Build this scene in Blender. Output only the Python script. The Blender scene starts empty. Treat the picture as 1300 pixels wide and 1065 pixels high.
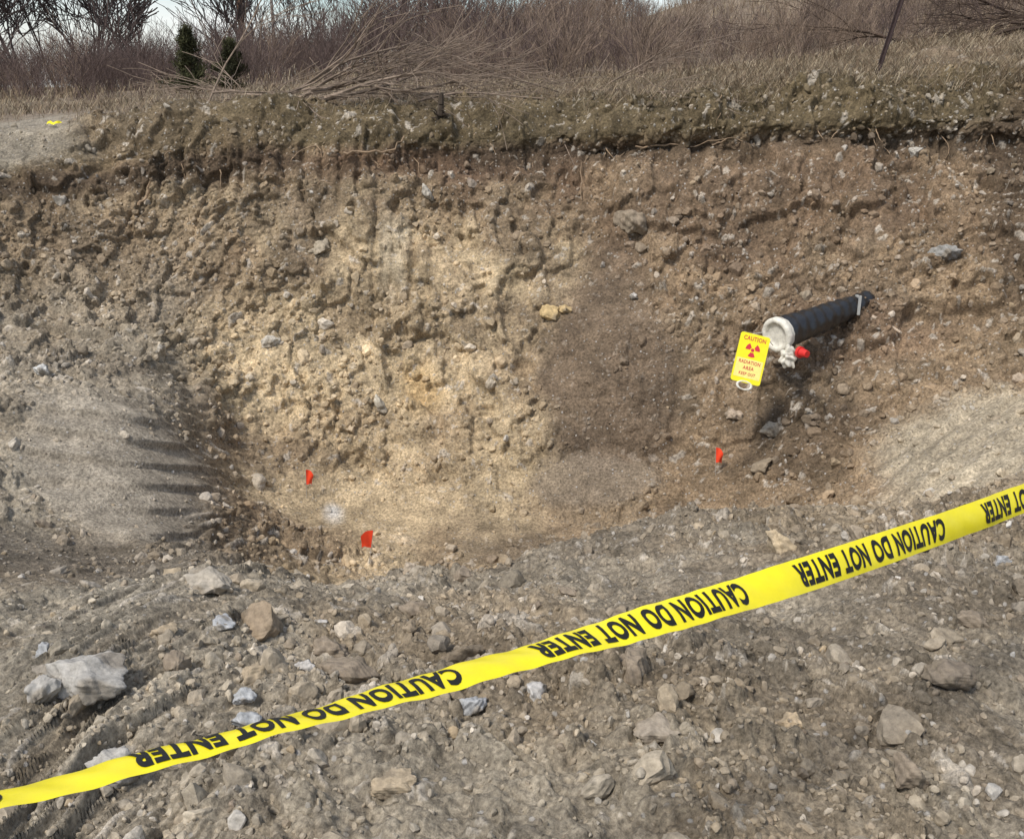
import bpy, math, random, numpy as np
from mathutils import Vector, Matrix
random.seed(7); rng=np.random.default_rng(7)
scene=bpy.context.scene
scene.view_settings.view_transform='Standard'; scene.view_settings.look='None'; scene.view_settings.exposure=0

# ---------------- camera
th=math.radians(18.3)
cam=bpy.data.cameras.new("camera"); co=bpy.data.objects.new("camera",cam); scene.collection.objects.link(co)
co.location=(0,0,1.65); co.rotation_euler=(math.pi/2-th,0,0)
cam.sensor_fit='HORIZONTAL'; cam.sensor_width=36; cam.lens=36*1276/1300; cam.clip_end=3000; cam.clip_start=0.05
scene.camera=co

# ---------------- helpers
def make_mesh(name,V,F,mat=None,col=None,smooth=False,link=True):
    V=np.asarray(V,np.float32); F=np.asarray(F,np.int32); k=F.shape[1]
    m=bpy.data.meshes.new(name); m.vertices.add(len(V)); m.vertices.foreach_set('co',V.ravel())
    m.loops.add(F.size); m.loops.foreach_set('vertex_index',F.ravel())
    m.polygons.add(len(F)); m.polygons.foreach_set('loop_start',np.arange(0,F.size,k,dtype=np.int32))
    m.polygons.foreach_set('use_smooth',np.full(len(F),smooth,dtype=bool))
    m.update(calc_edges=True)
    if col is not None:
        a=m.attributes.new('Col','FLOAT_COLOR','POINT')
        c=np.ones((len(V),4),np.float32); c[:,:3]=col; a.data.foreach_set('color',c.ravel())
    if mat: m.materials.append(mat)
    o=bpy.data.objects.new(name,m)
    if link: scene.collection.objects.link(o)
    return o
def h2(ix,iy,seed):
    ix=ix.astype(np.int64); iy=iy.astype(np.int64)
    n=(ix*374761393+iy*668265263+seed*1442695041)&0xffffffff
    n=((n^(n>>13))*1274126177)&0xffffffff
    n=((n^(n>>16))*2246822519)&0xffffffff
    n=n^(n>>15)
    return (n&0xffffff).astype(np.float32)/16777216.0
def vn(x,y,seed=0):
    fx=np.floor(x); fy=np.floor(y); u=x-fx; v=y-fy
    u=u*u*u*(u*(u*6-15)+10); v=v*v*v*(v*(v*6-15)+10)
    a=h2(fx,fy,seed);b=h2(fx+1,fy,seed);c=h2(fx,fy+1,seed);d=h2(fx+1,fy+1,seed)
    return (a+(b-a)*u)*(1-v)+(c+(d-c)*u)*v
def fbm(x,y,scale,octv=4,seed=0,gain=.5):
    s=0;a=1;t=0;f=1/scale
    for i in range(octv):
        s=s+a*(vn(x*f+13.7*i,y*f-7.1*i,seed+i)*2-1); t+=a; a*=gain; f*=2.03
    return s/t
def lumps(x,y,scale,seed,dens,rmax=.55):
    X=x/scale; Y=y/scale; fx=np.floor(X); fy=np.floor(Y)
    H=np.zeros_like(x); ID=np.zeros_like(x)
    for i in (-1,0,1):
        for j in (-1,0,1):
            cx=fx+i; cy=fy+j
            r1=h2(cx,cy,seed); r2=h2(cx,cy,seed+1); r3=h2(cx,cy,seed+2); r4=h2(cx,cy,seed+3)
            dx=X-(cx+r1); dy=Y-(cy+r2)
            an=r4*6.283; ca=np.cos(an); sa=np.sin(an)
            ex=(dx*ca+dy*sa); ey=(-dx*sa+dy*ca)*(1.15+.5*r1)
            ax=np.abs(ex); ay=np.abs(ey)
            d2=(ax**2.6+ay**2.6)**(2/2.6)
            R=rmax*(.35+.65*r3*r3); 
            h=np.where(h2(cx,cy,seed+4)<dens, np.minimum(np.sqrt(np.maximum(0,R*R-d2)),R*(.62+.5*r1*ex/R+.4*(r2-.5)*ey/R)),0)
            w=h>H; H=np.where(w,h,H); ID=np.where(w,h2(cx,cy,seed+5),ID)
    return H*scale,ID
def ss(a,b,x):
    t=np.clip((x-a)/(b-a),0,1); return t*t*(3-2*t)

# ---------------- terrain profile table : k (fan) -> stations (y,z)
T={
-1.2:[(-6,.1),(1.5,.1),(2.6,.1),(3.4,.1),(4.8,.1),(5.4,.15),(6.3,.2),(7.2,.25),(7.6,.4),(8.0,.7),(8.3,.85),(8.4,.95),(9.3,1.1),(12,1.3)],
-.6:[(-6,.1),(1.5,.06),(2.6,.05),(3.4,.0),(4.8,-.1),(5.4,-.05),(6.3,0),(7.2,.0),(7.8,.2),(8.2,.6),(8.4,.75),(8.5,.9),(9.3,1.1),(12,1.3)],
-.40:[(-6,.05),(1.5,.02),(2.6,.0),(3.4,-.06),(4.8,-.35),(5.4,-.3),(6.3,-.2),(7.2,-.15),(7.9,.1),(8.3,.6),(8.5,.8),(8.6,1.0),(9.2,1.2),(12,1.3)],
-.33:[(-6,.02),(1.5,.02),(2.6,.0),(3.4,-.12),(4.9,-.62),(5.5,-.5),(6.2,-.22),(7.4,-.25),(8.1,-.05),(8.7,.65),(8.9,.9),(9.1,1.12),(9.5,1.32),(12,1.38)],
-.26:[(-6,.02),(1.5,.02),(2.6,0),(3.4,-.15),(4.8,-.72),(5.4,-.70),(6.2,-.34),(7.4,-.38),(8.2,-.2),(8.9,.7),(9.1,.95),(9.25,1.18),(9.6,1.42),(12,1.45)],
-.2:[(-6,.02),(1.5,.02),(2.6,0),(3.4,-.17),(4.4,-.44),(5.5,-1.15),(7.0,-1.2),(7.6,-.95),(8.3,-.3),(9.0,.8),(9.18,1.0),(9.32,1.22),(9.7,1.48),(12,1.5)],
-.12:[(-6,.02),(1.5,.02),(2.6,0),(3.3,-.18),(4.0,-.44),(5.2,-1.45),(7.2,-1.5),(7.7,-1.15),(8.3,-.35),(9.1,.8),(9.3,1.0),(9.4,1.22),(9.8,1.5),(12,1.55)],
0.0:[(-6,.02),(1.5,.02),(2.6,0),(3.3,-.2),(4.2,-.49),(5.3,-1.45),(7.0,-1.5),(7.5,-1.2),(8.2,-.45),(9.15,.85),(9.4,1.05),(9.42,1.25),(9.8,1.5),(12,1.6)],
.12:[(-6,.02),(1.5,.02),(2.6,0),(3.4,-.15),(5.0,-.6),(5.7,-1.35),(7.0,-1.4),(7.35,-1.05),(7.9,-.35),(9.0,.9),(9.40,1.12),(9.2,1.3),(9.7,1.58),(12,1.7)],
.2:[(-6,.02),(1.5,.02),(2.6,0),(3.4,-.12),(5.0,-.55),(5.8,-1.25),(6.8,-1.15),(7.2,-.65),(7.8,-.25),(8.9,.95),(9.24,1.15),(9.15,1.35),(9.6,1.65),(12,1.85)],
.27:[(-6,.02),(1.5,.02),(2.6,0),(3.4,-.1),(4.9,-.5),(5.6,-.8),(6.7,-.75),(7.2,-.5),(7.7,-.05),(8.8,1.0),(9.05,1.18),(9.05,1.4),(9.5,1.72),(12,2.0)],
.34:[(-6,.02),(1.5,.02),(2.6,0),(3.4,-.08),(4.8,-.35),(5.5,-.4),(6.6,-.42),(7.1,-.3),(7.6,.05),(8.6,1.0),(8.93,1.2),(8.82,1.42),(9.3,1.85),(12,2.15)],
.42:[(-6,.02),(1.5,.02),(2.6,0),(3.4,-.05),(4.6,-.2),(5.3,-.2),(6.3,-.2),(6.9,-.1),(7.3,.2),(8.2,1.0),(8.45,1.2),(8.4,1.45),(8.9,1.9),(12,2.3)],
.7:[(-6,.02),(1.5,.02),(2.6,0.05),(3.4,.05),(4.6,0),(5.3,0),(5.9,0.05),(6.3,.15),(6.7,.4),(7.2,1.1),(7.4,1.3),(7.5,1.5),(8.4,2.0),(12,2.6)],
1.2:[(-6,.1),(1.5,.1),(2.6,.1),(3.4,.1),(4.6,.15),(5.0,.2),(5.4,.25),(5.8,.35),(6.2,.6),(6.8,1.2),(7.0,1.4),(7.2,1.6),(8.4,2.1),(12,2.8)]}
ks=np.array(sorted(T)); YS=np.array([[p[0] for p in T[k]] for k in ks]); ZS=np.array([[p[1] for p in T[k]] for k in ks])
dense=np.linspace(-.46,.46,900)
side=.46+(np.linspace(0,1,41)[1:]**1.4)*.75
kk=np.concatenate([-side[::-1],dense,side]); NK=len(kk)
nrow=[40,200,120,120,90,100,60,95,155,45,35,50,60]
tt=np.concatenate([np.linspace(i,i+1,n,endpoint=False) for i,n in enumerate(nrow)]+[[13.0]]); NT=len(tt)
def smooth1(A,n,axis):
    ker=np.ones(n)/n
    for _ in range(2):
        P=np.concatenate([np.repeat(A.take([0],axis),n//2,axis),A,np.repeat(A.take([-1],axis),n//2,axis)],axis)
        A=np.apply_along_axis(lambda v:np.convolve(v,ker,'valid'),axis,P)
    return A
ky=np.array([np.interp(kk,ks,YS[:,i]) for i in range(14)]).T
kz=np.array([np.interp(kk,ks,ZS[:,i]) for i in range(14)]).T
ky=smooth1(ky,41,0); kz=smooth1(kz,41,0)
Y=np.array([np.interp(tt,np.arange(14),ky[i]) for i in range(NK)]); Z=np.array([np.interp(tt,np.arange(14),kz[i]) for i in range(NK)])
Y=smooth1(Y,13,1); Z=smooth1(Z,13,1)
def hillA(x): return np.interp(x,[-40,-14,-4,3,9,20,40],[.1,0,.7,2.0,3.5,7.5,11])
yb=12+np.cumsum(np.geomspace(.06,26,100)); yb=yb[yb<520]
def back_z(x,y,z0): return z0+hillA(x)*ss(11,44,y)+.12*fbm(x,y,3.,3,77)*ss(12,15,y)
Yb=np.repeat(yb[None,:],NK,0); 
zend=np.repeat(Z[:,-1:],len(yb),1)
GX=lambda y: 3+np.maximum(y,0)
Yall=np.concatenate([Y,Yb],1); Xall=kk[:,None]*GX(Yall)
def z_field(x,y):
    k=x/(3+y); return back_z(x,y,np.interp(k,kk,Z[:,-1]))
Zb=back_z(Xall[:,NT:],Yb,zend)
Zall=np.concatenate([Z,Zb],1)
tall=np.concatenate([tt,13+np.linspace(.02,5,len(yb))])
Tg=np.repeat(tall[None,:],NK,0); Kg=np.repeat(kk[:,None],Yall.shape[1],1)
P=np.stack([Xall,Yall,Zall],-1)
dS=np.gradient(P,axis=1); dK=np.gradient(P,axis=0)
N=np.cross(dK,dS); N/=np.maximum(1e-9,np.linalg.norm(N,axis=-1,keepdims=True))
S=np.concatenate([np.zeros((NK,1)),np.cumsum(np.linalg.norm(np.diff(P,axis=1),axis=-1),1)],1)
X=Xall.astype(np.float32); YY=Yall.astype(np.float32); ZZ=Zall.astype(np.float32)
S=(S-S[:,[int(np.searchsorted(tall,6))]]).astype(np.float32)
wx=X+.06*fbm(X,S,.11,3,5)+.12*fbm(X,S,.5,2,15); wy=S+.06*fbm(X,S,.11,3,6)+.12*fbm(X,S,.5,2,16)
def patch(kc,tc,rk,rt,soft=.5,n=.35):
    d=np.sqrt(((Kg-kc)/rk)**2+((Tg-tc)/rt)**2)+n*fbm(X,S,.45,4,int(abs(kc*1000)+tc*10)+31)
    return 1-ss(1-soft,1+soft*.4,d)
scrape=patch(.076,7.55,.058,1.0,.3,.25)
scrape2=patch(.066,6.6,.054,.42,.35,.65)
tooth=patch(-.280,5.35,.072,1.08,.3,.3)
rightpale=patch(.325,5.6,.07,1.0,.4,.25)
lipsm=patch(.19,4.15,.12,.22,.4,.35)
leftsm=patch(-.30,3.75,.09,.6,.5,.3)
floorsm=np.clip(patch(-.02,5.9,.14,.35,.6,.4)*.6+patch(-.1,6.15,.10,.5,.6,.4)*.5,0,.75)
moundsm=patch(-.36,11.9,.06,1.2,.5,.3)
smoothm=np.clip(scrape*.72+scrape2*.92+tooth*.9+rightpale*.8+lipsm*.8+leftsm*.75+floorsm+.7*moundsm,0,.97)
fade=(1-ss(12.2,13,Tg))*(1-ss(.55,.8,np.abs(Kg)))
wall=ss(6.2,7.2,Tg)*(1-ss(11.6,12.4,Tg)); near=1-ss(3.6,5,Tg)
rough=1-smoothm
fines=ss(-.2,.16,fbm(X,S,.8,4,57))
L1,I1=lumps(wx,wy,.36,100,.42); L2,I2=lumps(wx*1.02+3,wy,.17,200,.62); L3,I3=lumps(wx+9,wy*1.01,.085,300,.78); L4,I4=lumps(wx+5,wy+2,.042,400,.8)
cl=.4+.6*fines
D=.11*fbm(X,S,1.4,3,21)+.05*fbm(X,S,.45,4,22)*rough+.032*fbm(X,S,.12,4,23,.6)*rough
D+= (L1*.55*(1-near*.25)*cl + L2*.85*cl + L3*1.0*(.45+.55*fines) + L4*.95*(.55+.45*fines))*rough
D+= .014*fbm(X,S,.04,3,24,.65)*(rough*.85+.12)
led=fbm(X,S,.7,3,41); D+= .08*wall*rough*(ss(-.02,.06,led)-.5)
led2=fbm(X*1.6,S,.35,3,43); D+= .05*wall*rough*(ss(-.02,.05,led2)-.5)
D+= .10*fbm(X,S*.5,.5,3,47)*ss(9.3,10,Tg)*(1-ss(11.5,12.2,Tg))
gz=(patch(-.19,9.9,.12,1.1,.5)+patch(-.085,8.5,.03,.6,.5)+.7*patch(.05,9.6,.08,.6,.5))
gr=np.abs(((X+.03*fbm(X,S,.6,2,61))/.17)%1-.5)*2
D+= -.055*gz*ss(.45,.9,gr)*(.4+.6*vn(np.floor(X/.17),S*1.2,9))
slq=(ZZ+.42*YY+X*.10+.026*fbm(X,S,.45,4,62))/.15
sl=slq%1
D+= .05*tooth*((1-sl)*ss(0,.2,sl)-.4)*np.clip(.8+.9*fbm(X,S,.4,3,63),.15,1.3)*(.6+.8*vn(np.floor(slq),np.floor(slq)*.3,65))
sr=((YY*.8-X*.55+.04*fbm(X,S,.5,3,64))/.19)%1
D+= .045*rightpale*((1-sr)*ss(0,.2,sr)-.4)
D+= .035*scrape2
D*= fade
P2=P+N*D[...,None]
def C(*c): return np.array(c,np.float32)
def mix(a,b,m): return a+(b-a)*m[...,None]
brown=C(.265,.192,.12); tan=C(.56,.44,.275); grey=C(.32,.28,.215); dark=C(.08,.057,.038); red=C(.125,.08,.052); pale=C(.45,.39,.285); top=C(.11,.086,.048)
col=np.zeros(P.shape,np.float32)+brown
col=mix(col,grey,np.clip(.9*(1-ss(3.4,5.8,Tg))+ .8*(1-ss(-.26,-.20,Kg))*(1-ss(7.8,9,Tg)),0,1))
col=mix(col,C(.26,.20,.13),.65*ss(-.1,.4,fbm(X,S,.7,4,71)))
col=mix(col,C(.155,.122,.085),.5*ss(.0,.45,fbm(X,S,.9,4,171)))
col=mix(col,tan,.8*patch(-.09,7.9,.13,.95,.7,.8))
col=mix(col,tan,.75*patch(-.19,7.4,.07,.6,.6,.6))
col=mix(col,tan,.7*patch(-.11,6.3,.13,.9,.7,.7))
col=mix(col,tan*.9,.6*patch(-.02,6.9,.06,.8,.6,.5))
col=mix(col,C(.36,.29,.19),.4*patch(-.2,9.3,.2,.7,.8,.5))
col=mix(col,C(.52,.34,.14),.5*patch(-.07,7.6,.02,.3,.7,.6))
col=mix(col,pale*1.1,.6*patch(-.088,8.45,.013,.4,.7,.6))
col=mix(col,red,.88*patch(-.04,9.85,.17,.95,.7,.6))
col=mix(col,red,.6*patch(.20,9.0,.18,1.0,.8,.8))
col=mix(col,red*1.3,.5*patch(.25,7.8,.08,.4,.6,.5))
col=mix(col,brown*.8,.5*patch(-.1,8.2,.06,.4,.9,.9))
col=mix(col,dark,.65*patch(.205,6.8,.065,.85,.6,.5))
col=mix(col,C(.155,.113,.076),.92*scrape)
col=mix(col,C(.25,.20,.145),.75*scrape2)
col=mix(col,C(.345,.30,.235),.9*tooth)
col=mix(col,C(.165,.14,.108),.75*leftsm)
col=mix(col,pale,.75*rightpale); col=mix(col,pale,.45*lipsm)
col=mix(col,C(.7,.69,.66),.8*patch(-.135,6.02,.012,.16,.6,.5))
col=mix(col,top,.88*ss(10.1,10.8,Tg+.5*fbm(X,S,.5,3,79))*(1-ss(12,12.6,Tg))*ss(-.62,-.02,Kg+.25*fbm(X,S,.8,3,72)))
col=mix(col,dark,.85*ss(9.3,9.95,Tg)*(1-ss(10.2,10.8,Tg))*ss(-.05,.35,fbm(X,S,1.1,3,73)+.45*ss(-.1,.1,Kg)))  # shade of the undercut below the topsoil, painted into the soil colour
col=mix(col,dark*1.2,.8*patch(.37,9.8,.035,2.6,.6,.4))  # vertical shade on the right end of the face, put into the colour
col=mix(col,C(.20,.155,.11),ss(12.0,12.7,Tg))
col=mix(col,C(.30,.265,.205),.8*moundsm)
def tint(col,Lm,I,th,hi,amt):
    m=(Lm>th).astype(np.float32)*rough*fade
    v=(.72+.56*I)
    col=col*(1+(v-1)[...,None]*m[...,None]*amt)
    pm=m*(I>hi); return mix(col,C(.46,.41,.34),pm*.7)
col=tint(col,L1,I1,.02,2,.5); col=tint(col,L2,I2,.012,.985,.6); col=tint(col,L3,I3,.006,.91,.8); col=tint(col,L4,I4,.003,.86,.9)
col*= (1+.35*fbm(X,S,.25,4,81))[...,None]
col=np.clip(col,.01,.8)

def newmat(name):
    m=bpy.data.materials.new(name); m.use_nodes=True; nt=m.node_tree; b=nt.nodes['Principled BSDF']
    b.inputs['Roughness'].default_value=.9; b.inputs['Specular IOR Level'].default_value=.2
    return m,nt,b
def nd(nt,t,**kw):
    n=nt.nodes.new(t)
    for k,v in kw.items():
        if k in n.inputs: n.inputs[k].default_value=v
        else: setattr(n,k,v)
    return n
def ramp(nt,src,stops):
    r=nt.nodes.new('ShaderNodeValToRGB'); e=r.color_ramp.elements
    while len(e)<len(stops): e.new(.5)
    for i,(p,c) in enumerate(stops):
        e[i].position=p; e[i].color=(c,c,c,1) if not isinstance(c,tuple) else (*c,1)
    nt.links.new(src,r.inputs[0]); return r.outputs[0]
def mixc(nt,a,b,fac,mode='MIX'):
    m=nt.nodes.new('ShaderNodeMix'); m.data_type='RGBA'; m.blend_type=mode
    for s,i in ((fac,0),(a,6),(b,7)):
        if hasattr(s,'links') : nt.links.new(s,m.inputs[i])
        else: m.inputs[i].default_value=s if i==0 else (*s,1)
    return m.outputs[2]
soil,nt,b=newmat("excavated_soil")
at=nd(nt,'ShaderNodeAttribute',attribute_name='Col'); tc=nd(nt,'ShaderNodeTexCoord')
n1=nd(nt,'ShaderNodeTexNoise',Scale=55.,Detail=8.,Roughness=.7); nt.links.new(tc.outputs['Object'],n1.inputs['Vector'])
n2=nd(nt,'ShaderNodeTexNoise',Scale=9.,Detail=6.,Roughness=.65); nt.links.new(tc.outputs['Object'],n2.inputs['Vector'])
c=mixc(nt,at.outputs['Color'],ramp(nt,n1.outputs['Fac'],[(.3,.35),(.5,1.0),(.72,1.8)]),1.0,'MULTIPLY')
c=mixc(nt,c,ramp(nt,n2.outputs['Fac'],[(.3,.65),(.7,1.3)]),1.0,'MULTIPLY')
v1=nd(nt,'ShaderNodeTexVoronoi',Scale=42.,Randomness=1.); nt.links.new(tc.outputs['Object'],v1.inputs['Vector'])
sep=nd(nt,'ShaderNodeSeparateColor'); nt.links.new(v1.outputs['Color'],sep.inputs[0])
a1=ramp(nt,sep.outputs[0],[(.86,0.),(.88,1.)]); d1=ramp(nt,v1.outputs['Distance'],[(.25,1.),(.4,0.)])
mm=nd(nt,'ShaderNodeMath',operation='MULTIPLY'); nt.links.new(a1,mm.inputs[0]); nt.links.new(d1,mm.inputs[1])
sc=ramp(nt,sep.outputs[1],[(0.,(.16,.13,.10)),(.5,(.40,.36,.30)),(1.,(.55,.53,.50))])
mm2=nd(nt,'ShaderNodeMath',operation='MULTIPLY'); nt.links.new(mm.outputs[0],mm2.inputs[0]); mm2.inputs[1].default_value=.7
c=mixc(nt,c,sc,mm2.outputs[0]); nt.links.new(c,b.inputs['Base Color'])
bp=nd(nt,'ShaderNodeBump',Strength=1.,Distance=.018); nt.links.new(n1.outputs['Fac'],bp.inputs['Height'])
bp2=nd(nt,'ShaderNodeBump',Strength=.6,Distance=.008); nt.links.new(mm.outputs[0],bp2.inputs['Height']); nt.links.new(bp.outputs[0],bp2.inputs['Normal'])
nt.links.new(bp2.outputs[0],b.inputs['Normal'])
NR=Yall.shape[1]
idx=np.arange(NK*NR).reshape(NK,NR)
F=np.stack([idx[:-1,:-1],idx[1:,:-1],idx[1:,1:],idx[:-1,1:]],-1).reshape(-1,4)
ground=make_mesh("ground",P2.reshape(-1,3),F,soil,col.reshape(-1,3),True)
bpy.context.view_layer.update()
def hit_down(x,y):
    ok,l,n,_=ground.ray_cast(Vector((x,y,20)),Vector((0,0,-1))); return (l,n) if ok else (Vector((x,y,0)),Vector((0,0,1)))

def vcmat(name,rough=.85,var=.35,scale=40.,bump=.004):
    m,nt,b=newmat(name); b.inputs['Roughness'].default_value=rough
    at=nd(nt,'ShaderNodeAttribute',attribute_name='Col'); tc=nd(nt,'ShaderNodeTexCoord')
    n=nd(nt,'ShaderNodeTexNoise',Scale=scale,Detail=8.,Roughness=.7); nt.links.new(tc.outputs['Object'],n.inputs['Vector'])
    nt.links.new(mixc(nt,at.outputs['Color'],ramp(nt,n.outputs['Fac'],[(.3,1-var),(.7,1+var)]),1.,'MULTIPLY'),b.inputs['Base Color'])
    bp=nd(nt,'ShaderNodeBump',Strength=.7,Distance=bump); nt.links.new(n.outputs['Fac'],bp.inputs['Height']); nt.links.new(bp.outputs[0],b.inputs['Normal'])
    return m
def flat(name,c,rough=.6,var=.12,scale=30.,bump=.001,spec=.3):
    m,nt,b=newmat(name); b.inputs['Roughness'].default_value=rough; b.inputs['Specular IOR Level'].default_value=spec
    tc=nd(nt,'ShaderNodeTexCoord'); n=nd(nt,'ShaderNodeTexNoise',Scale=scale,Detail=6.,Roughness=.65); nt.links.new(tc.outputs['Object'],n.inputs['Vector'])
    nt.links.new(mixc(nt,c,ramp(nt,n.outputs['Fac'],[(.3,1-var),(.7,1+var)]),1.,'MULTIPLY'),b.inputs['Base Color'])
    bp=nd(nt,'ShaderNodeBump',Strength=.5,Distance=bump); nt.links.new(n.outputs['Fac'],bp.inputs['Height']); nt.links.new(bp.outputs[0],b.inputs['Normal'])
    return m
stone_mat=vcmat("stone",.85,.4,45.,.006); wood_mat=vcmat("bark",.9,.3,30.,.002); grass_mat=vcmat("dry_grass",.8,.25,15.,.0)
# ---------------- stones
import bmesh
def ico(sub):
    bm=bmesh.new(); bmesh.ops.create_icosphere(bm,subdivisions=sub,radius=1); V=np.array([v.co[:] for v in bm.verts]); F=np.array([[v.index for v in f.verts] for f in bm.faces]); bm.free(); return V,F
IV={s:ico(s) for s in (2,3,5)}
def rockshape(sub,cuts=11,seed=0,lo=.5):
    r=np.random.default_rng(seed); V=IV[sub][0].copy()
    for i in range(cuts):
        n=r.normal(size=3); n/=np.linalg.norm(n); d=r.uniform(lo,.85); o=V@n-d; m=o>0; V[m]-=o[m,None]*n*.93
    V*=r.uniform(.75,1.2,3)*np.array([1.1,.95,.75]); 
    V*=1+.05*(np.sin(V[:,[0]]*9+seed)+np.sin(V[:,[1]]*11+V[:,[2]]*7))
    return V
def rotm(n,r):
    q=r.normal(size=(n,4)); q/=np.linalg.norm(q,axis=1,keepdims=True); w,x,y,z=q.T
    return np.stack([1-2*(y*y+z*z),2*(x*y-w*z),2*(x*z+w*y),2*(x*y+w*z),1-2*(x*x+z*z),2*(y*z-w*x),2*(x*z-w*y),2*(y*z+w*x),1-2*(x*x+y*y)],1).reshape(n,3,3)
stonecols=np.array([(.34,.285,.21),(.40,.35,.28),(.44,.41,.36),(.26,.205,.15),(.38,.295,.19),(.50,.47,.42),(.22,.175,.13),(.32,.26,.19),(.29,.235,.17)])
A=np.linalg.norm(np.cross(dK,dS),axis=-1)
dist=np.linalg.norm(P2-np.array([0,0,1.65]),axis=-1)
def scatter(n,smin,smax,sub,weight,seed,pw=2.2,zs=.0,own=.6,mul=1.06):
    r=np.random.default_rng(seed); w=(A*weight).ravel(); w=w/w.sum()
    ii=r.choice(len(w),n,p=w); p=P2.reshape(-1,3)[ii]; nn=N.reshape(-1,3)[ii]
    sz=smin*(1-r.random(n)*(1-(smin/smax)**pw))**(-1/pw)
    shp=np.array([rockshape(sub,seed=seed*100+i) for i in range(14)]); Fs=IV[sub][1]
    V=shp[r.integers(0,14,n)]*sz[:,None,None]
    V=np.einsum('nij,nvj->nvi',rotm(n,r),V)+(p+nn*sz[:,None]*zs)[:,None,:]
    F=(Fs[None]+(np.arange(n)*len(shp[0]))[:,None,None]).reshape(-1,3)
    base=col.reshape(-1,3)[ii]; cc=stonecols[r.integers(0,len(stonecols),n)]*r.uniform(.75,1.15,(n,1)); mx=r.random((n,1))**own
    cc=base*mul*r.uniform(.8,1.2,(n,1))*(mx)+cc*(1-mx); cc=np.repeat(cc[:,None,:],len(shp[0]),1).reshape(-1,3)
    return V.reshape(-1,3),F,cc
def join(parts):
    Vs=[];Fs=[];Cs=[];o=0
    for v,f,c in parts: Vs.append(v);Fs.append(f+o);Cs.append(c);o+=len(v)
    return np.concatenate(Vs),np.concatenate(Fs),np.concatenate(Cs)
inview=(np.abs(Kg)<.5)&(Tg>.9)&(Tg<12.2)
w0=inview*(1-smoothm*.93)*(.3+.7*fines)
parts=[scatter(15000,.006,.022,2,w0*(Tg<4.2)/(dist**.6),1,own=.12),
       scatter(3600,.009,.03,2,w0*(Tg<5)/(dist**.6),8,own=.8),
       scatter(8000,.013,.045,2,w0*(Tg>=4.6),2,own=.35),
       scatter(520,.026,.07,3,w0*(Tg<4.8),3,2.2,own=.25),
       scatter(450,.035,.085,3,w0*(Tg>=4.6)*(Tg<9.3),4,2.4,own=.4)]
v,f,c_=join(parts); stones=make_mesh("loose_stones",v,f,stone_mat,c_,False)
RP=P2
def facept(k,t,off):
    i=int(np.argmin(abs(kk-k))); j=int(np.searchsorted(tall,t)); return Vector(RP[i,j]+N[i,j]*off)
def rock(loc,r_,c,seed,sink=.3):
    V=rockshape(5,16,seed,.45); q=V
    nz=.06*(np.sin(q[:,0]*7+seed)*np.sin(q[:,1]*8+1)+.6*np.sin(q[:,2]*15+q[:,0]*11)+.35*np.sin(q[:,1]*31+q[:,0]*23+seed)+.25*np.sin(q[:,2]*47+q[:,1]*39))
    V=V*(1+nz[:,None])*r_/.8
    rr_=np.random.default_rng(seed); V=V@rotm(1,rr_)[0].T if seed%2 else V
    dirt=ss(-.3,.9,np.sin(V[:,0]/r_*3+seed)+np.sin(V[:,1]/r_*4)-V[:,2]/r_*1.6)
    cc=np.array(c)[None]*(1-.65*dirt[:,None])+np.array((.2,.165,.12))[None]*.65*dirt[:,None]
    o=make_mesh("rock",V,IV[5][1],stone_mat,cc,True); o.location=Vector(loc)+Vector((0,0,r_*(.5-sink))); return o
gry=(.37,.35,.315);tn=(.36,.29,.20);wh=(.46,.44,.41);cd=(.24,.195,.145);bl=(.37,.375,.375)
for i,(x,y,r_,c) in enumerate([(-1.11,3.35,.075,(.36,.32,.26)),(-.83,2.98,.09,(.27,.21,.145)),(-1.20,2.45,.10,gry),(-1.28,2.38,.05,gry),(-.95,2.92,.036,bl),(-.75,2.58,.040,tn),(-1.10,2.83,.036,tn),(1.14,3.85,.055,(.44,.35,.23)),(.07,2.49,.034,wh),(-.11,2.45,.032,bl),(-.76,2.46,.028,bl),(-.71,2.32,.038,bl),(1.25,2.50,.062,cd),(1.91,3.55,.03,bl),(.371,2.23,.055,(.30,.255,.2)),(.347,2.56,.055,cd),(-.498,2.72,.075,cd),(-.644,2.72,.026,wh),(-.668,3.1,.027,wh),(.768,2.36,.034,(.42,.33,.22)),(-.985,2.1,.055,gry),(.222,3.6,.038,cd),(.985,2.1,.05,cd),(-1.38,2.6,.03,bl),(-.29,2.05,.045,tn),(.55,3.1,.05,cd),(-.35,3.3,.05,cd),(-1.0,2.6,.045,cd),(1.5,2.9,.045,cd),(-.6,2.9,.05,cd)]):
    l,_=hit_down(x,y); rock(l,r_,c,500+i)
for i,(k,t,r_,c) in enumerate([(.088,8.75,.13,(.25,.2,.145)),(-.062,8.95,.06,(.38,.35,.3)),(-.141,8.6,.08,(.33,.28,.21)),(.028,8.2,.085,(.50,.37,.19)),(.038,8.22,.07,(.46,.34,.18)),(-.18,7.85,.07,(.46,.42,.35)),(.315,8.4,.10,(.26,.25,.23)),(.185,6.4,.09,(.25,.2,.14)),(.165,7.2,.06,(.40,.32,.24)),(.25,5.2,.07,(.34,.29,.22)),(-.333,6.3,.06,(.5,.49,.46)),(-.10,7.4,.08,(.46,.42,.34)),(.19,6.9,.08,(.3,.26,.2)),(-.33,9.5,.06,(.4,.36,.3)),(.09,8.3,.04,(.45,.42,.38)),(.29,9.5,.06,(.4,.37,.32))]):
    rock(facept(k,t,.0),r_,c,600+i,.5)

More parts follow.
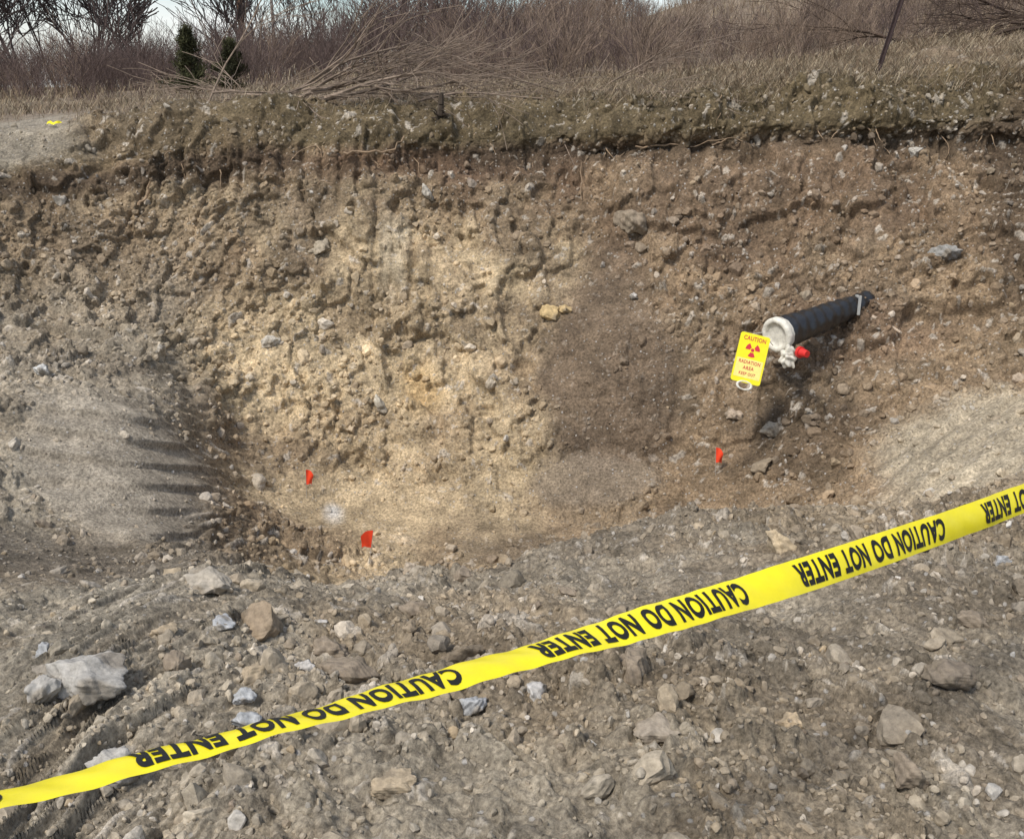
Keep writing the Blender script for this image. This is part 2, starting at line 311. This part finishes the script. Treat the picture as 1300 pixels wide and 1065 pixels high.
# ---------------- tubes (branches)
def tubes(segs,colr,sides=4,jit=.15,seed=0):
    s=np.asarray(segs,float); p0=s[:,0:3];p1=s[:,3:6];r0=s[:,6];r1=s[:,7]; d=p1-p0; L=np.linalg.norm(d,axis=1,keepdims=True); d=d/np.maximum(L,1e-6)
    up=np.where(np.abs(d[:,[2]])>.9,np.array([[1.,0,0]]),np.array([[0,0,1.]])); a=np.cross(d,up); a/=np.linalg.norm(a,axis=1,keepdims=True); b=np.cross(d,a)
    n=len(s); V=[]
    for P_,R in ((p0,r0),(p1,r1)):
        for i in range(sides):
            an=2*math.pi*i/sides; V.append(P_+(a*math.cos(an)+b*math.sin(an))*R[:,None])
    V=np.stack(V,1).reshape(-1,3); base=np.arange(n)*2*sides; F=[]
    for i in range(sides):
        j=(i+1)%sides; F.append(np.stack([base+i,base+j,base+sides+j,base+sides+i],1))
    F=np.stack(F,1).reshape(-1,4); r=np.random.default_rng(seed)
    c=np.asarray(colr)[None]*(1+r.uniform(-jit,jit,(n,1))); c=np.repeat(c,2*sides,0)
    return V,F,c
def branch(segs,p,d,L,r,depth,rnd,spread=.6,nseg=4,up=.08,rmin=.003,kids=3):
    for i in range(nseg):
        d=(d+Vector((rnd.gauss(0,.13),rnd.gauss(0,.13),rnd.gauss(0,.10)+up))).normalized()
        q=p+d*(L/nseg); r2=max(rmin,r*.86)
        segs.append((*p,*q,r,r2)); p=q; r=r2
        if depth>0 and i>=1:
            for _ in range(rnd.choice([1,1,2]) if kids<3 else rnd.choice([1,2,2])):
                ax=Vector((rnd.gauss(0,1),rnd.gauss(0,1),rnd.gauss(0,.5))).normalized()
                branch(segs,p,(d+ax*spread*rnd.uniform(.7,1.4)).normalized(),L*rnd.uniform(.5,.75),r*.6,depth-1,rnd,spread,3 if depth<2 else nseg,up,rmin,kids)
def tree(seed,H,r=.09,depth=3,rmin=.008,spread=.6):
    rnd=random.Random(seed); segs=[]
    for q in range(rnd.choice([1,2,2])):
        a=rnd.uniform(0,6.28); t=rnd.uniform(.15,.45)
        branch(segs,Vector((0,0,-.2)),Vector((math.cos(a)*t,math.sin(a)*t,1)).normalized(),H*.6,r*rnd.uniform(.6,1),depth,rnd,spread,5,.08,rmin,2)
    return np.array(segs)
def shrub(seed,H,stems=7,depth=2,rmin=.003):
    rnd=random.Random(seed); segs=[]
    for i in range(stems):
        a=rnd.uniform(0,6.28); t=rnd.uniform(.1,.55)
        branch(segs,Vector((rnd.gauss(0,.12),rnd.gauss(0,.12),-.05)),Vector((math.cos(a)*t,math.sin(a)*t,1)).normalized(),H*rnd.uniform(.5,.8),.012,depth,rnd,.55,4,.06,rmin,2)
    return np.array(segs)
def place(s,x,y,z,sc,rot):
    c,sn=math.cos(rot),math.sin(rot); R=np.array([[c,-sn,0],[sn,c,0],[0,0,1]]); o=np.array([x,y,z]); q=s.copy()
    q[:,0:3]=s[:,0:3]@R.T*sc+o; q[:,3:6]=s[:,3:6]@R.T*sc+o; q[:,6:]*=sc; return q
def zf(x,y): return float(z_field(np.array([[x]]),np.array([[y]]))[0,0])
trees=[(-15.2,31,4.8),(-18.3,36,5.8),(-12.9,33,4.4),(-14.6,40,5.6),(-21,40,6.4),(-11.8,45,4.6),(-18,46,6.4),(-6,50,3.4),(-2.5,46,2.8),(-11.6,29,3.2),(-8.3,44,3.6),(4.5,44,2.2),(-14.2,28,3.8),(-16.6,33,5.2),(-19.5,38,5.6),(-13.6,30,4.2),(-11.4,36,4.6),(-15.8,37,5.4),(-9.6,38,3.8),(-4.2,40,3.0)]
for i,(x,y,H) in enumerate(trees):
    s=tree(50+i,H,.075,3,.012,.6); s=place(s,x,y,zf(x,y),1,i*1.3)
    V,F_,c_=tubes(s,(.055,.043,.04),4,.2,i); make_mesh("bare_tree",V,F_,wood_mat,c_)
shr=[shrub(200+i,1.6,8,2,.0045) for i in range(7)]
allS=[];allT=[]
r=np.random.default_rng(5)
for i in range(900):
    y=r.uniform(18,60); px=r.uniform(-.60,.58) if i%3 else r.uniform(-.6,.12); x=px*y
    right=ss(-.05,.2,px)
    if right>.5 and y<24: continue
    sc=r.uniform(.45,1.05)*(1-.45*right)*(.7 if y<26 else 1)*(1+.3*ss(-.25,-.1,px)*(1-right))
    (allT if r.random()<.12+right*.5 else allS).append(place(shr[r.integers(7)],x,y,zf(x,y),sc,r.uniform(0,6.28)))
for i in range(300):
    y=r.uniform(12.5,26); px=r.uniform(-.1,.55); x=px*y
    (allT if r.random()<.6 else allS).append(place(shr[r.integers(7)],x,y,zf(x,y),r.uniform(.18,.48),r.uniform(0,6.28)))
b1=tubes(np.concatenate(allS),(.105,.076,.067),3,.45,3); b2=tubes(np.concatenate(allT),(.21,.155,.115),3,.4,4)
V,F_,c_=join([b1,b2]); make_mesh("brush_thicket",V,F_,wood_mat,c_)
# ---------------- dry grass
def grass(pos,h,seed,lean=.5,w=.004,cols=((.31,.245,.16),(.24,.18,.12),(.37,.31,.22),(.19,.14,.095))):
    r=np.random.default_rng(seed); n=len(pos); a=r.uniform(0,6.28,n); hh=h*r.uniform(.4,1.3,n); l=lean*r.uniform(.2,1.6,n)
    d=np.stack([np.cos(a),np.sin(a),np.zeros(n)],1); side_=np.stack([-np.sin(a+1),np.cos(a+1),np.zeros(n)],1)
    up=np.array([0,0,1.]); m=pos+d*(hh*l*.35)[:,None]+up*(hh*.6)[:,None]; e=pos+d*(hh*l)[:,None]+up*(hh*(1-.35*np.minimum(l,1.2)))[:,None]
    W=(w*r.uniform(.6,1.4,n))[:,None]
    V=np.stack([pos-side_*W,pos+side_*W,m+side_*W*.7,m-side_*W*.7,e+side_*W*.15,e-side_*W*.15],1).reshape(-1,3)
    b=np.arange(n)*6; F=np.concatenate([np.stack([b,b+1,b+2,b+3],1),np.stack([b+3,b+2,b+4,b+5],1)])
    cc=np.array(cols)[r.integers(0,len(cols),n)]*r.uniform(.7,1.2,(n,1)); return V,F,np.repeat(cc,6,0)
def fieldpts(n,y0,y1,xf,seed,pw=1.):
    r=np.random.default_rng(seed); y=y0+(y1-y0)*r.random(n)**pw; x=r.uniform(xf[0],xf[1],n)*y
    keep=fbm(x,y,1.2,3,9)+r.uniform(-.4,.4,n)>-.05+.2*(x<-.05*y); x=x[keep];y=y[keep]; return np.stack([x,y,z_field(x,y)-.01],1)
rw=((Tg>11.6)&(Tg<13.)&(np.abs(Kg)<.5))*(.2+ss(-.05,.1,Kg))*ss(-.15,.15,fbm(X,S,.35,3,91)+.15*ss(-.1,.2,Kg))*(1-.9*moundsm)
w=(A*rw).ravel(); w/=w.sum(); ii=r.choice(len(w),19000,p=w)
rim=P2.reshape(-1,3)[ii]
gp=[grass(rim,.14,1,1.4,.0028),grass(fieldpts(30000,11.8,22,(-.5,.55),2,1.3),.17,2,1.1,.005),grass(fieldpts(24000,20,50,(-.6,.6),3,1.),.36,3,.8,.012)]
V,F_,c_=join(gp); make_mesh("dry_grass",V,F_,grass_mat,c_)

# ---------------- cedars
def cedar(x,y,H,R,seed,dz=0):
    r=np.random.default_rng(seed); z0=zf(x,y)+dz; e=bpy.data.objects.new("cedar_tree",None); scene.collection.objects.link(e); e.location=(x,y,z0)
    V,F_,c_=tubes([(0,0,-.1,0,0,H*.9,.05,.01)],(.09,.06,.04),6); o=make_mesh("trunk",V,F_,wood_mat,c_); o.parent=e
    segs=[]; cl=[]
    for i in range(64):
        t=r.uniform(.03,1); lob=.7+.5*math.sin(t*17+seed)*.5; rr=R*(1.05-t)**.9*r.uniform(.35,1.5)*lob+.02; a=r.uniform(0,6.28); q=np.array([math.cos(a)*rr,math.sin(a)*rr,t*H+rr*.4])
        segs.append((0,0,t*H*.95,*q,.012,.005)); cl.append(q)
    cl.append(np.array([0,0,H*1.05])); cl.append(np.array([0.02,0,H*.97]))
    V,F_,c_=tubes(segs,(.08,.06,.04),3); o=make_mesh("limbs",V,F_,wood_mat,c_); o.parent=e
    cl=np.array(cl); n=5200; ci=r.integers(0,len(cl),n); f=r.uniform(.4,1.1,(n,1)); p=cl[ci]*np.concatenate([f,f,np.ones((n,1))],1)+r.normal(0,.035,(n,3))
    d=r.normal(size=(n,3)); d[:,2]+=.9; d/=np.linalg.norm(d,axis=1,keepdims=True); s_=np.cross(d,r.normal(size=(n,3))); s_/=np.linalg.norm(s_,axis=1,keepdims=True)
    V=np.stack([p-s_*.009,p+s_*.009,p+d*.08],1).reshape(-1,3); F_=np.arange(3*n).reshape(-1,3)
    cb=r.uniform(.45,1.7,len(cl))[ci]; c_=np.repeat(np.array([.045,.046,.02])[None]*cb[:,None],3,0); o=make_mesh("foliage",V,F_,grass_mat,c_); o.parent=e
cedar(-5.15,17,.98,.36,1,.0); cedar(-4.8,18.2,.78,.32,2,.0)
# ---------------- utility pole
pole_mat=flat("weathered_pole_wood",(.27,.15,.085),.9,.3,12.)
def bmobj(name,build,mat,parent=None,smooth=False):
    bm=bmesh.new(); build(bm); me=bpy.data.meshes.new(name); bm.to_mesh(me); bm.free(); me.materials.append(mat)
    for p in me.polygons: p.use_smooth=smooth
    o=bpy.data.objects.new(name,me); scene.collection.objects.link(o)
    if parent: o.parent=parent
    return o
def empty(name,loc):
    e=bpy.data.objects.new(name,None); e.empty_display_size=.1; scene.collection.objects.link(e); e.location=loc; return e
def cone(bm,r1,r2,p0,p1,seg=16,caps=True):
    p0=Vector(p0);p1=Vector(p1);d=p1-p0; M=Matrix.Translation((p0+p1)/2)@d.to_track_quat('Z','Y').to_matrix().to_4x4()
    return bmesh.ops.create_cone(bm,cap_ends=caps,segments=seg,radius1=r1,radius2=r2,depth=d.length,matrix=M)
def box(bm,c,s,M=Matrix()):
    return bmesh.ops.create_cube(bm,size=1,matrix=M@Matrix.Translation(c)@Matrix.Diagonal((*s,1)))
up_=empty("utility_pole",(-11.3,45,zf(-11.3,45)))
bmobj("shaft",lambda bm:cone(bm,.15,.10,(0,0,-.5),(0,0,9.5)),pole_mat,up_,True)
bmobj("crossarm",lambda bm:box(bm,(0,-.16,8.9),(2.2,.1,.12)),pole_mat,up_)
def ins(bm):
    for x in (-1,-.5,.5,1): cone(bm,.05,.03,(x,-.16,8.96),(x,-.16,9.1),8)
bmobj("insulators",ins,flat("porcelain",(.35,.33,.3),.3),up_)
up2=empty("utility_pole",(-13.3,60,zf(-13.3,60)))
bmobj("shaft",lambda bm:cone(bm,.10,.07,(0,0,-.5),(0,0,9.5)),flat("grey_pole_wood",(.25,.22,.19),.9),up2,True)
bmobj("crossarm",lambda bm:box(bm,(0,-.14,8.9),(2.0,.1,.12)),pole_mat,up2)
# ---------------- steel fence post (leaning)
post_mat=flat("rusty_steel",(.045,.03,.028),.6,.4,60.)
fp=empty("fence_post",(0,0,0))
def post(bm):
    box(bm,(0,0,.75),(.045,.008,1.7)); box(bm,(0,-.0195,.75),(.008,.031,1.7))
    for i in range(14): box(bm,(0,.007,.1+i*.1),(.012,.006,.02))
bmobj("t_section",post,post_mat,fp); fp.location=(3.28,9.62,1.66); fp.rotation_euler=(.06,math.radians(13),.3)
# ---------------- branches lying on the rim, brush pile, roots
def brk(name,items,colr,seed,depth=2,up=-.02):
    rnd=random.Random(seed); segs=[]
    for (p,d,L,r_) in items: branch(segs,Vector(p),Vector(d).normalized(),L,r_,depth,rnd,.45,6,up,.0028,2)
    V,F_,c_=tubes(segs,colr,6,.35,seed); return make_mesh(name,V,F_,wood_mat,c_)
rnd=random.Random(3); it=[((-2.95,10.1,1.42),(.42,.1,1),1.5,.012),((-2.5,10.0,1.45),(1,0,.3),1.6,.024),((-1.9,10.0,1.5),(1,.1,.45),1.3,.022),((-.9,10.1,1.52),(1,.2,.35),1.2,.015)]
for i in range(18):
    x=rnd.uniform(-2.9,.9); y=rnd.uniform(9.85,11.3); s=rnd.choice([1,1,1,-1]); it.append(((x,y,1.50+rnd.uniform(0,.1)),(s*1,rnd.uniform(-.3,.3),rnd.uniform(.0,.3)),rnd.uniform(.6,1.3),rnd.uniform(.008,.024)))
brk("cut_branches",it,(.22,.17,.13),4)
it=[]
for i in range(34):
    x=rnd.uniform(5.0,7.6); y=rnd.uniform(11.5,13.5); it.append(((x,y,zf(x,y)+rnd.uniform(0,.22)),(rnd.choice([-1,1,1]),rnd.uniform(-.4,.4),rnd.uniform(0,.25)),rnd.uniform(.6,1.4),rnd.uniform(.01,.04)))
brk("brush_pile",it,(.085,.06,.045),5)
def rootrun(segs,pts,r0,r1,rnd):
    n=len(pts)-1
    for i in range(n):
        segs.append((*pts[i],*pts[i+1],r0+(r1-r0)*i/n,r0+(r1-r0)*(i+1)/n))
segs=[]; rr=random.Random(11)
for n_ in range(60):
    k=rr.uniform(-.27,.36); t=rr.choice([10.2,10.6,11.2,11.6,9.9]); L=rr.uniform(.06,.28); p=facept(k,t,.0); d=Vector((rr.gauss(0,.5),-.5,rr.gauss(-.6,.35))).normalized(); pts=[p]
    for q in range(5):
        d=(d+Vector((rr.gauss(0,.3),rr.gauss(0,.15),-.22))).normalized(); p=p+d*L/5; pts.append(p)
    rootrun(segs,pts,rr.uniform(.003,.007),.0018,rr)
def longroot(kt,r0,r1,off=.03):
    pts=[facept(k,t,off+rr.uniform(-.008,.02)) for k,t in kt]
    fine=[]
    for a,b_ in zip(pts[:-1],pts[1:]):
        for q in range(4): fine.append(a.lerp(b_,q/4)+Vector((rr.gauss(0,.008),0,rr.gauss(0,.008))))
    rootrun(segs,fine+[pts[-1]],r0,r1,rr)
longroot([(-.122,9.8),(-.108,10.0),(-.09,10.15),(-.078,10.9)],.013,.005,.05)
longroot([(-.105,10.05),(-.10,9.7),(-.095,9.5)],.007,.003)
longroot([(-.275,9.1),(-.268,9.3),(-.262,9.5)],.014,.007,.05)
longroot([(.09,10.0),(.11,9.9),(.13,9.92),(.155,9.85)],.009,.003,.05)
longroot([(.145,9.8),(.16,9.85),(.175,9.8)],.007,.003)
longroot([(.0,9.0),(.006,9.3),(.004,9.6)],.005,.003)
longroot([(.05,8.9),(.052,9.4),(.056,9.7)],.005,.003)
longroot([(-.155,9.0),(-.14,9.1),(-.13,9.05)],.006,.003)
V,F_,c_=tubes(segs,(.30,.215,.14),6,.3,8); make_mesh("hanging_roots",V,F_,wood_mat,c_)
# knotty root stump poking out under the turf
segs=[]; p=facept(-.052,11.45,-.02); rs=random.Random(21)
rootrun(segs,[p,p+Vector((0,-.05,.04)),p+Vector((.01,-.08,.13)),p+Vector((.015,-.08,.22))],.04,.022,rs)
for q in range(16):
    a=rs.uniform(0,6.28); d=Vector((math.cos(a),-.5,math.sin(a)*.8-.35)).normalized(); L=rs.uniform(.06,.20); pts=[p+Vector((0,-.03,.03))]
    for g in range(5):
        d=(d+Vector((rs.gauss(0,.35),rs.gauss(0,.2),rs.gauss(-.12,.3)))).normalized(); pts.append(pts[-1]+d*L/5)
    rootrun(segs,pts,rs.uniform(.008,.018),.003,rs)
V,F_,c_=tubes(segs,(.07,.055,.042),7,.4,8); make_mesh("cut_root_stump",V,F_,wood_mat,c_)
segs=[]; a=facept(.262,7.95,.03); bq=facept(.283,7.75,.05); rootrun(segs,[a,a.lerp(bq,.5)+Vector((0,0,.01)),bq],.016,.010,rr)
V,F_,c_=tubes(segs,(.5,.4,.3),7,.1,8); make_mesh("stick",V,F_,wood_mat,c_)

# ---------------- caution tape
tape_mat=flat("yellow_plastic_tape",(.80,.69,.012),.33,.08,14.,.002,.5); ink=flat("black_ink",(.012,.012,.01),.5,.1)
tz=np.linspace(-1.7,5.2,80); zz=np.interp(tz,[-1.7,0,1,2,3,4,5.2],[.90,.771,.712,.664,.640,.642,.672]); 
kq=np.ones(9)/9; zz=np.convolve(np.pad(zz,4,'edge'),kq,'valid')
def tp(t): return Vector((-.52+.56*t, 1.15+.381*t, float(np.interp(t,tz,zz))))
te=np.linspace(-1.7,5.2,120); ee=np.interp(te,[-1.7,0,.5,1,1.5,2,2.5,3,5.2],[-14,-16,-10,-2,20,50,62,70,86]); ee=np.convolve(np.pad(ee,8,'edge'),np.ones(17)/17,'valid')
def tw(t):
    e=math.radians(float(np.interp(t,te,ee))); 
    Tn=(tp(t+.05)-tp(t-.05)).normalized(); n=Vector((-Tn.y,Tn.x,0)).normalized(); w=(n*math.cos(e)+Vector((0,0,1))*math.sin(e)); w=(w-Tn*w.dot(Tn)).normalized(); return w,Tn.cross(w).normalized()
HW=.0365
def tpt(t,v,o=0.):
    w,n=tw(t); rip=.0022*math.sin(t*9+v*40)+.0015*math.sin(t*23+1)+.001*math.sin(t*61+v*90)
    return tp(t)+w*v+n*(o+rip+ .006*(1-(v/HW)**2))
tape=empty("caution_tape",tp(1)); tl=tape.location
V=[];F_=[];nv=8;nt_=400
for i in range(nt_+1):
    t=-1.65+(5.1+1.65)*i/nt_
    for j in range(nv+1): V.append(tpt(t,-HW+2*HW*j/nv)-tl)
for i in range(nt_):
    for j in range(nv): a=i*(nv+1)+j; F_.append((a,a+nv+1,a+nv+2,a+1))
o=make_mesh("ribbon",[tuple(v) for v in V],F_,tape_mat,None,True); o.parent=tape
def textmesh(body,offset=.012):
    cu=bpy.data.curves.new("lettering",'FONT'); cu.body=body; cu.size=1; cu.offset=offset; cu.space_character=1.1; cu.resolution_u=4
    ob=bpy.data.objects.new("lettering",cu); scene.collection.objects.link(ob); bpy.context.view_layer.update()
    me=bpy.data.meshes.new_from_object(ob.evaluated_get(bpy.context.evaluated_depsgraph_get())); bpy.data.objects.remove(ob)
    bm=bmesh.new(); bm.from_mesh(me); bmesh.ops.triangulate(bm,faces=bm.faces); bmesh.ops.subdivide_edges(bm,edges=[e for e in bm.edges if e.calc_length()>.15],cuts=2); bmesh.ops.triangulate(bm,faces=bm.faces)
    V=np.array([v.co[:] for v in bm.verts]); F=np.array([[v.index for v in f.verts] for f in bm.faces]); bm.free()
    V[:,:2]-=V[:,:2].min(0); mx=V[:,:2].max(0).copy(); V[:,:2]/=mx; return V,F,mx
TV,TF,_=textmesh("CAUTION DO NOT ENTER",.044)
allV=[];allF=[];off=0
for n_ in range(-2,5):
    for v in TV:
        t=n_+.77-.77*v[0]; allV.append(tuple(tpt(t,.0265-.053*v[1],.0013)-tl))
    allF.append(TF+off); off+=len(TV)
o=make_mesh("lettering",allV,np.concatenate(allF),ink); o.parent=tape
stake_mat=flat("stake_wood",(.42,.32,.2),.85,.2,25.)
for t in (-1.62,5.08):
    p=tp(t); g,_=hit_down(p.x,p.y); e=empty("wooden_stake",(p.x,p.y,g.z))
    bmobj("stake",lambda bm:box(bm,(0,0,.5),(.035,.035,1.1)),stake_mat,e)
    bmobj("tape_knot",lambda bm:bmesh.ops.create_cone(bm,cap_ends=False,segments=12,radius1=.028,radius2=.027,depth=.07,matrix=Matrix.Translation((0,0,p.z-g.z))),tape_mat,e)
# scrap of tape on the far rim
pr=facept(-.335,12.15,.0); V=[];F_=[]
for i in range(15):
    u=i/14; c0=pr+Vector((-.07+.14*u,.02*math.sin(u*9),.012+.010*math.sin(u*11)))
    V+= [tuple(c0+Vector((0,-.01,-.012))),tuple(c0+Vector((.005*math.sin(u*20),.02,.012)))]
for i in range(14): F_.append((2*i,2*i+2,2*i+3,2*i+1))
make_mesh("tape_scrap",V,F_,tape_mat,None,True)
# ---------------- marking flags
flag_mat=flat("red_orange_flag_plastic",(.85,.07,.025),.5,.1); wire_mat=flat("galvanised_wire",(.35,.33,.3),.4)
for (x,y,h,w,fh,lean,yaw) in ((-1.59,7.20,.24,.055,.125,.03,.3),(-.98,6.23,.25,.08,.13,.16,.2),(1.56,7.18,.23,.055,.125,-.05,-.2)):
    l,_=hit_down(x,y); e=empty("marking_flag",l); e.rotation_euler=(0,lean,yaw)
    bmobj("wire_stake",lambda bm:cone(bm,.0018,.0018,(0,0,-.05),(0,0,h),8),wire_mat,e)
    def fl(bm):
        n=10; rows=[]; sg=-1 if w>.06 else 1
        for i in range(n+1):
            u=i/n; rows.append([bm.verts.new((sg*(.001+w*u*(1-.25*j/6)),.014*math.sin(u*5+j*.5)*u-.002, h-.002-fh*j/6*(1-.25*u)-.04*u*u-.006*math.sin(u*7+j)*u)) for j in range(7)])
        for i in range(n):
            for j in range(6): bm.faces.new((rows[i][j],rows[i+1][j],rows[i+1][j+1],rows[i][j+1]))
    bmobj("flag",fl,flag_mat,e,True)
# ---------------- pipe
black=flat("black_pipe_wrap",(.014,.015,.017),.3,.4,40.,.008,.7); white=flat("white_plastic",(.66,.63,.54),.5,.25,30.,.004); redm=flat("red_plastic",(.62,.03,.025),.45,.1); yel=flat("yellow_sign_paint",(.82,.72,.02),.4,.06); cream=flat("cream_panel",(.80,.72,.22),.5,.08); mag=flat("magenta_red_print",(.55,.03,.05),.5)
A0=Vector((1.97,7.26,-.09)); A1=Vector((2.74,7.82,.02)); ax=(A1-A0).normalized()
pipe=empty("black_pipe",A0); pipe.rotation_euler=ax.to_track_quat('Z','Y').to_euler(); PL=(A1-A0).length+.25
def pb(bm):
    n=90;m=32;rings=[]
    for i in range(n+1):
        z=PL*i/n; ring=[]
        for j in range(m):
            a=2*math.pi*j/m; rad=.122-.040*min(1,z/PL*1.2)+.0045*math.sin(z*60+a*1.0)+.003*math.sin(a*5+z*13)+.002*math.sin(a*9-z*31)
            ring.append(bm.verts.new((rad*math.cos(a),rad*math.sin(a),z)))
        rings.append(ring)
    for i in range(n):
        for j in range(m): bm.faces.new((rings[i][j],rings[i][(j+1)%m],rings[i+1][(j+1)%m],rings[i+1][j]))
    inner=[bm.verts.new((.1*math.cos(2*math.pi*j/m),.1*math.sin(2*math.pi*j/m),0)) for j in range(m)]
    for j in range(m): bm.faces.new((rings[0][(j+1)%m],rings[0][j],inner[j],inner[(j+1)%m]))
    bm.faces.new(rings[-1])
bmobj("body",pb,black,pipe,True)
def cap(bm):
    prof=[(.05,-.012),(.088,-.014),(.092,-.03),(.112,-.036),(.128,-.030),(.134,-.018),(.134,.006),(.126,.016),(.122,.04)]
    m=36; rs=[[bm.verts.new((r_*math.cos(2*math.pi*j/m)*(1+.025*math.sin(j*2.3)),r_*math.sin(2*math.pi*j/m)*(1+.02*math.sin(j*1.7)),z)) for j in range(m)] for r_,z in prof]
    c0=bm.verts.new((0,0,-.010))
    for j in range(m): bm.faces.new((c0,rs[0][(j+1)%m],rs[0][j]))
    for a,b_ in zip(rs[:-1],rs[1:]):
        for j in range(m): bm.faces.new((a[j],a[(j+1)%m],b_[(j+1)%m],b_[j]))
bmobj("white_end_cap",cap,white,pipe,True)
plug=bmobj("red_plug",lambda bm:(cone(bm,.034,.026,(0,0,0),(.03,-.05,0),18),cone(bm,.042,.042,(-.012,.02,0),(0,0,0),18)),redm)
cloth=bmobj("plastic_wrap",lambda bm:bmesh.ops.create_icosphere(bm,subdivisions=5,radius=.05),white)
for v in cloth.data.vertices:
    c0=v.co.copy(); q=1+.22*math.sin(c0.x*90+c0.z*50)*math.cos(c0.y*80+1)+.15*math.sin(c0.z*170+c0.x*60)+.08*math.sin(c0.y*260+c0.z*200); v.co=Vector((c0.x*1.1*q,c0.y*.7*q,c0.z*1.5*q))
bpy.context.view_layer.update()
for o,l in ((plug,Vector((2.10,7.08,-.18))),(cloth,Vector((2.02,7.12,-.23)))):
    o.parent=pipe; o.matrix_parent_inverse=pipe.matrix_world.inverted(); o.location=l
clamp=bmobj("steel_bracket",lambda bm:(box(bm,(0,0,0),(.02,.012,.15)),box(bm,(0,.046,.06),(.02,.08,.012))),flat("grey_steel",(.4,.4,.38),.4)); clamp.parent=pipe; clamp.matrix_parent_inverse=pipe.matrix_world.inverted(); clamp.location=(2.68,7.64,.05)
# ---------------- warning sign
sign=empty("warning_sign",(1.71,6.98,-.20)); sw,sh=.215,.36
sign.rotation_euler=(math.radians(-24),math.radians(13),math.radians(-6))
def panel(bm):
    pts=[]; rad=.018
    for cx,cz,a0 in ((sw/2-rad,sh/2-rad,0),(-sw/2+rad,sh/2-rad,90),(-sw/2+rad,-sh/2+rad,180),(sw/2-rad,-sh/2+rad,270)):
        for q in range(6): a=math.radians(a0+18*q); pts.append((cx+rad*math.cos(a),cz+rad*math.sin(a)))
    f=bm.faces.new([bm.verts.new((x,-.003,z)) for x,z in pts]); r_=bmesh.ops.extrude_face_region(bm,geom=[f]); 
    bmesh.ops.translate(bm,verts=[g for g in r_['geom'] if isinstance(g,bmesh.types.BMVert)],vec=(0,.006,0)); bmesh.ops.recalc_face_normals(bm,faces=bm.faces)
bmobj("panel",panel,yel,sign)
def tref(bm):
    R=.0125; c0=(0,.062); m=20
    bm.faces.new([bm.verts.new((c0[0]+R*math.cos(2*math.pi*j/m),-.0045,c0[1]+R*math.sin(2*math.pi*j/m))) for j in range(m)])
    for b_ in (90,210,330):
        o_=[];i_=[]
        for q in range(9):
            a=math.radians(b_-30+60*q/8); o_.append(bm.verts.new((c0[0]+R*4.2*math.cos(a),-.0045,c0[1]-R*4.2*math.sin(a)))); i_.append(bm.verts.new((c0[0]+R*1.5*math.cos(a),-.0045,c0[1]-R*1.5*math.sin(a))))
        for q in range(8): bm.faces.new((i_[q],i_[q+1],o_[q+1],o_[q]))
bmobj("trefoil",tref,mag,sign)
def signtext(body,zc,h,w,mat):
    V,F,_=textmesh(body,.02); V2=np.stack([(V[:,0]-.5)*w,np.full(len(V),-.0048),zc+(V[:,1]-.5)*h],1); o=make_mesh("lettering",V2,F,mat); o.parent=sign
signtext("CAUTION",.144,.032,.16,mag)
def cp(bm):
    vs=[bm.verts.new((x,-.0039,z)) for x,z in ((-sw/2+.012,-.006),(-sw/2+.012,-sh/2+.035),(sw/2-.012,-sh/2+.035),(sw/2-.012,-.006))]; bm.faces.new(vs)
bmobj("text_field",cp,cream,sign)
signtext("RADIATION",-.03,.026,.155,mag); signtext("AREA",-.072,.026,.08,mag); signtext("KEEP OUT",-.115,.022,.12,mag)
def ring(bm):
    n=28;m=8; rs=[]
    for i in range(n):
        a=2*math.pi*i/n; rs.append([bm.verts.new(((.032+.006*math.cos(2*math.pi*j/m))*math.cos(a)*1.6,.006*math.sin(2*math.pi*j/m),-sh/2-.018+(.03+.006*math.cos(2*math.pi*j/m))*math.sin(a))) for j in range(m)])
    for i in range(n):
        for j in range(m): bm.faces.new((rs[i][j],rs[i][(j+1)%m],rs[(i+1)%n][(j+1)%m],rs[(i+1)%n][j]))
bmobj("white_ring",ring,white,sign,True)
segs=[(-.05,0,sh/2-.01, .06,.1,sh/2+.05,.003,.003),(.09,0,sh/2-.01,.16,.12,sh/2-.02,.003,.003)]
V,F_,c_=tubes(segs,(.6,.58,.5),6); o=make_mesh("tie_wire",V,F_,wood_mat,c_); o.parent=sign

# ---------------- sky + sun
el=math.radians(54); az=math.radians(-137)
w_=bpy.data.worlds.new("World"); scene.world=w_; w_.use_nodes=True; nt=w_.node_tree; bg=nt.nodes['Background']
sk=nd(nt,'ShaderNodeTexSky'); sk.sky_type='NISHITA'; sk.sun_disc=False; sk.sun_elevation=el; sk.sun_rotation=az
tcw=nd(nt,'ShaderNodeTexCoord'); mp=nd(nt,'ShaderNodeMapping'); mp.inputs['Scale'].default_value=(1,1,3.5); nt.links.new(tcw.outputs['Generated'],mp.inputs[0])
ns=nd(nt,'ShaderNodeTexNoise',Scale=3.2,Detail=7.,Roughness=.6); nt.links.new(mp.outputs[0],ns.inputs['Vector'])
cf=ramp(nt,ns.outputs['Fac'],[(.42,0.),(.66,.8)])
nt.links.new(mixc(nt,sk.outputs[0],(7.4,7.4,7.4),cf),bg.inputs['Color']); bg.inputs['Strength'].default_value=.15
sun=bpy.data.lights.new("sun",'SUN'); sun.energy=3.6; sun.angle=math.radians(12); sun.color=(1,.94,.86)
so=bpy.data.objects.new("sun",sun); scene.collection.objects.link(so)
sd=Vector((math.sin(az)*math.cos(el),math.cos(az)*math.cos(el),math.sin(el))); so.rotation_euler=sd.to_track_quat('Z','Y').to_euler()
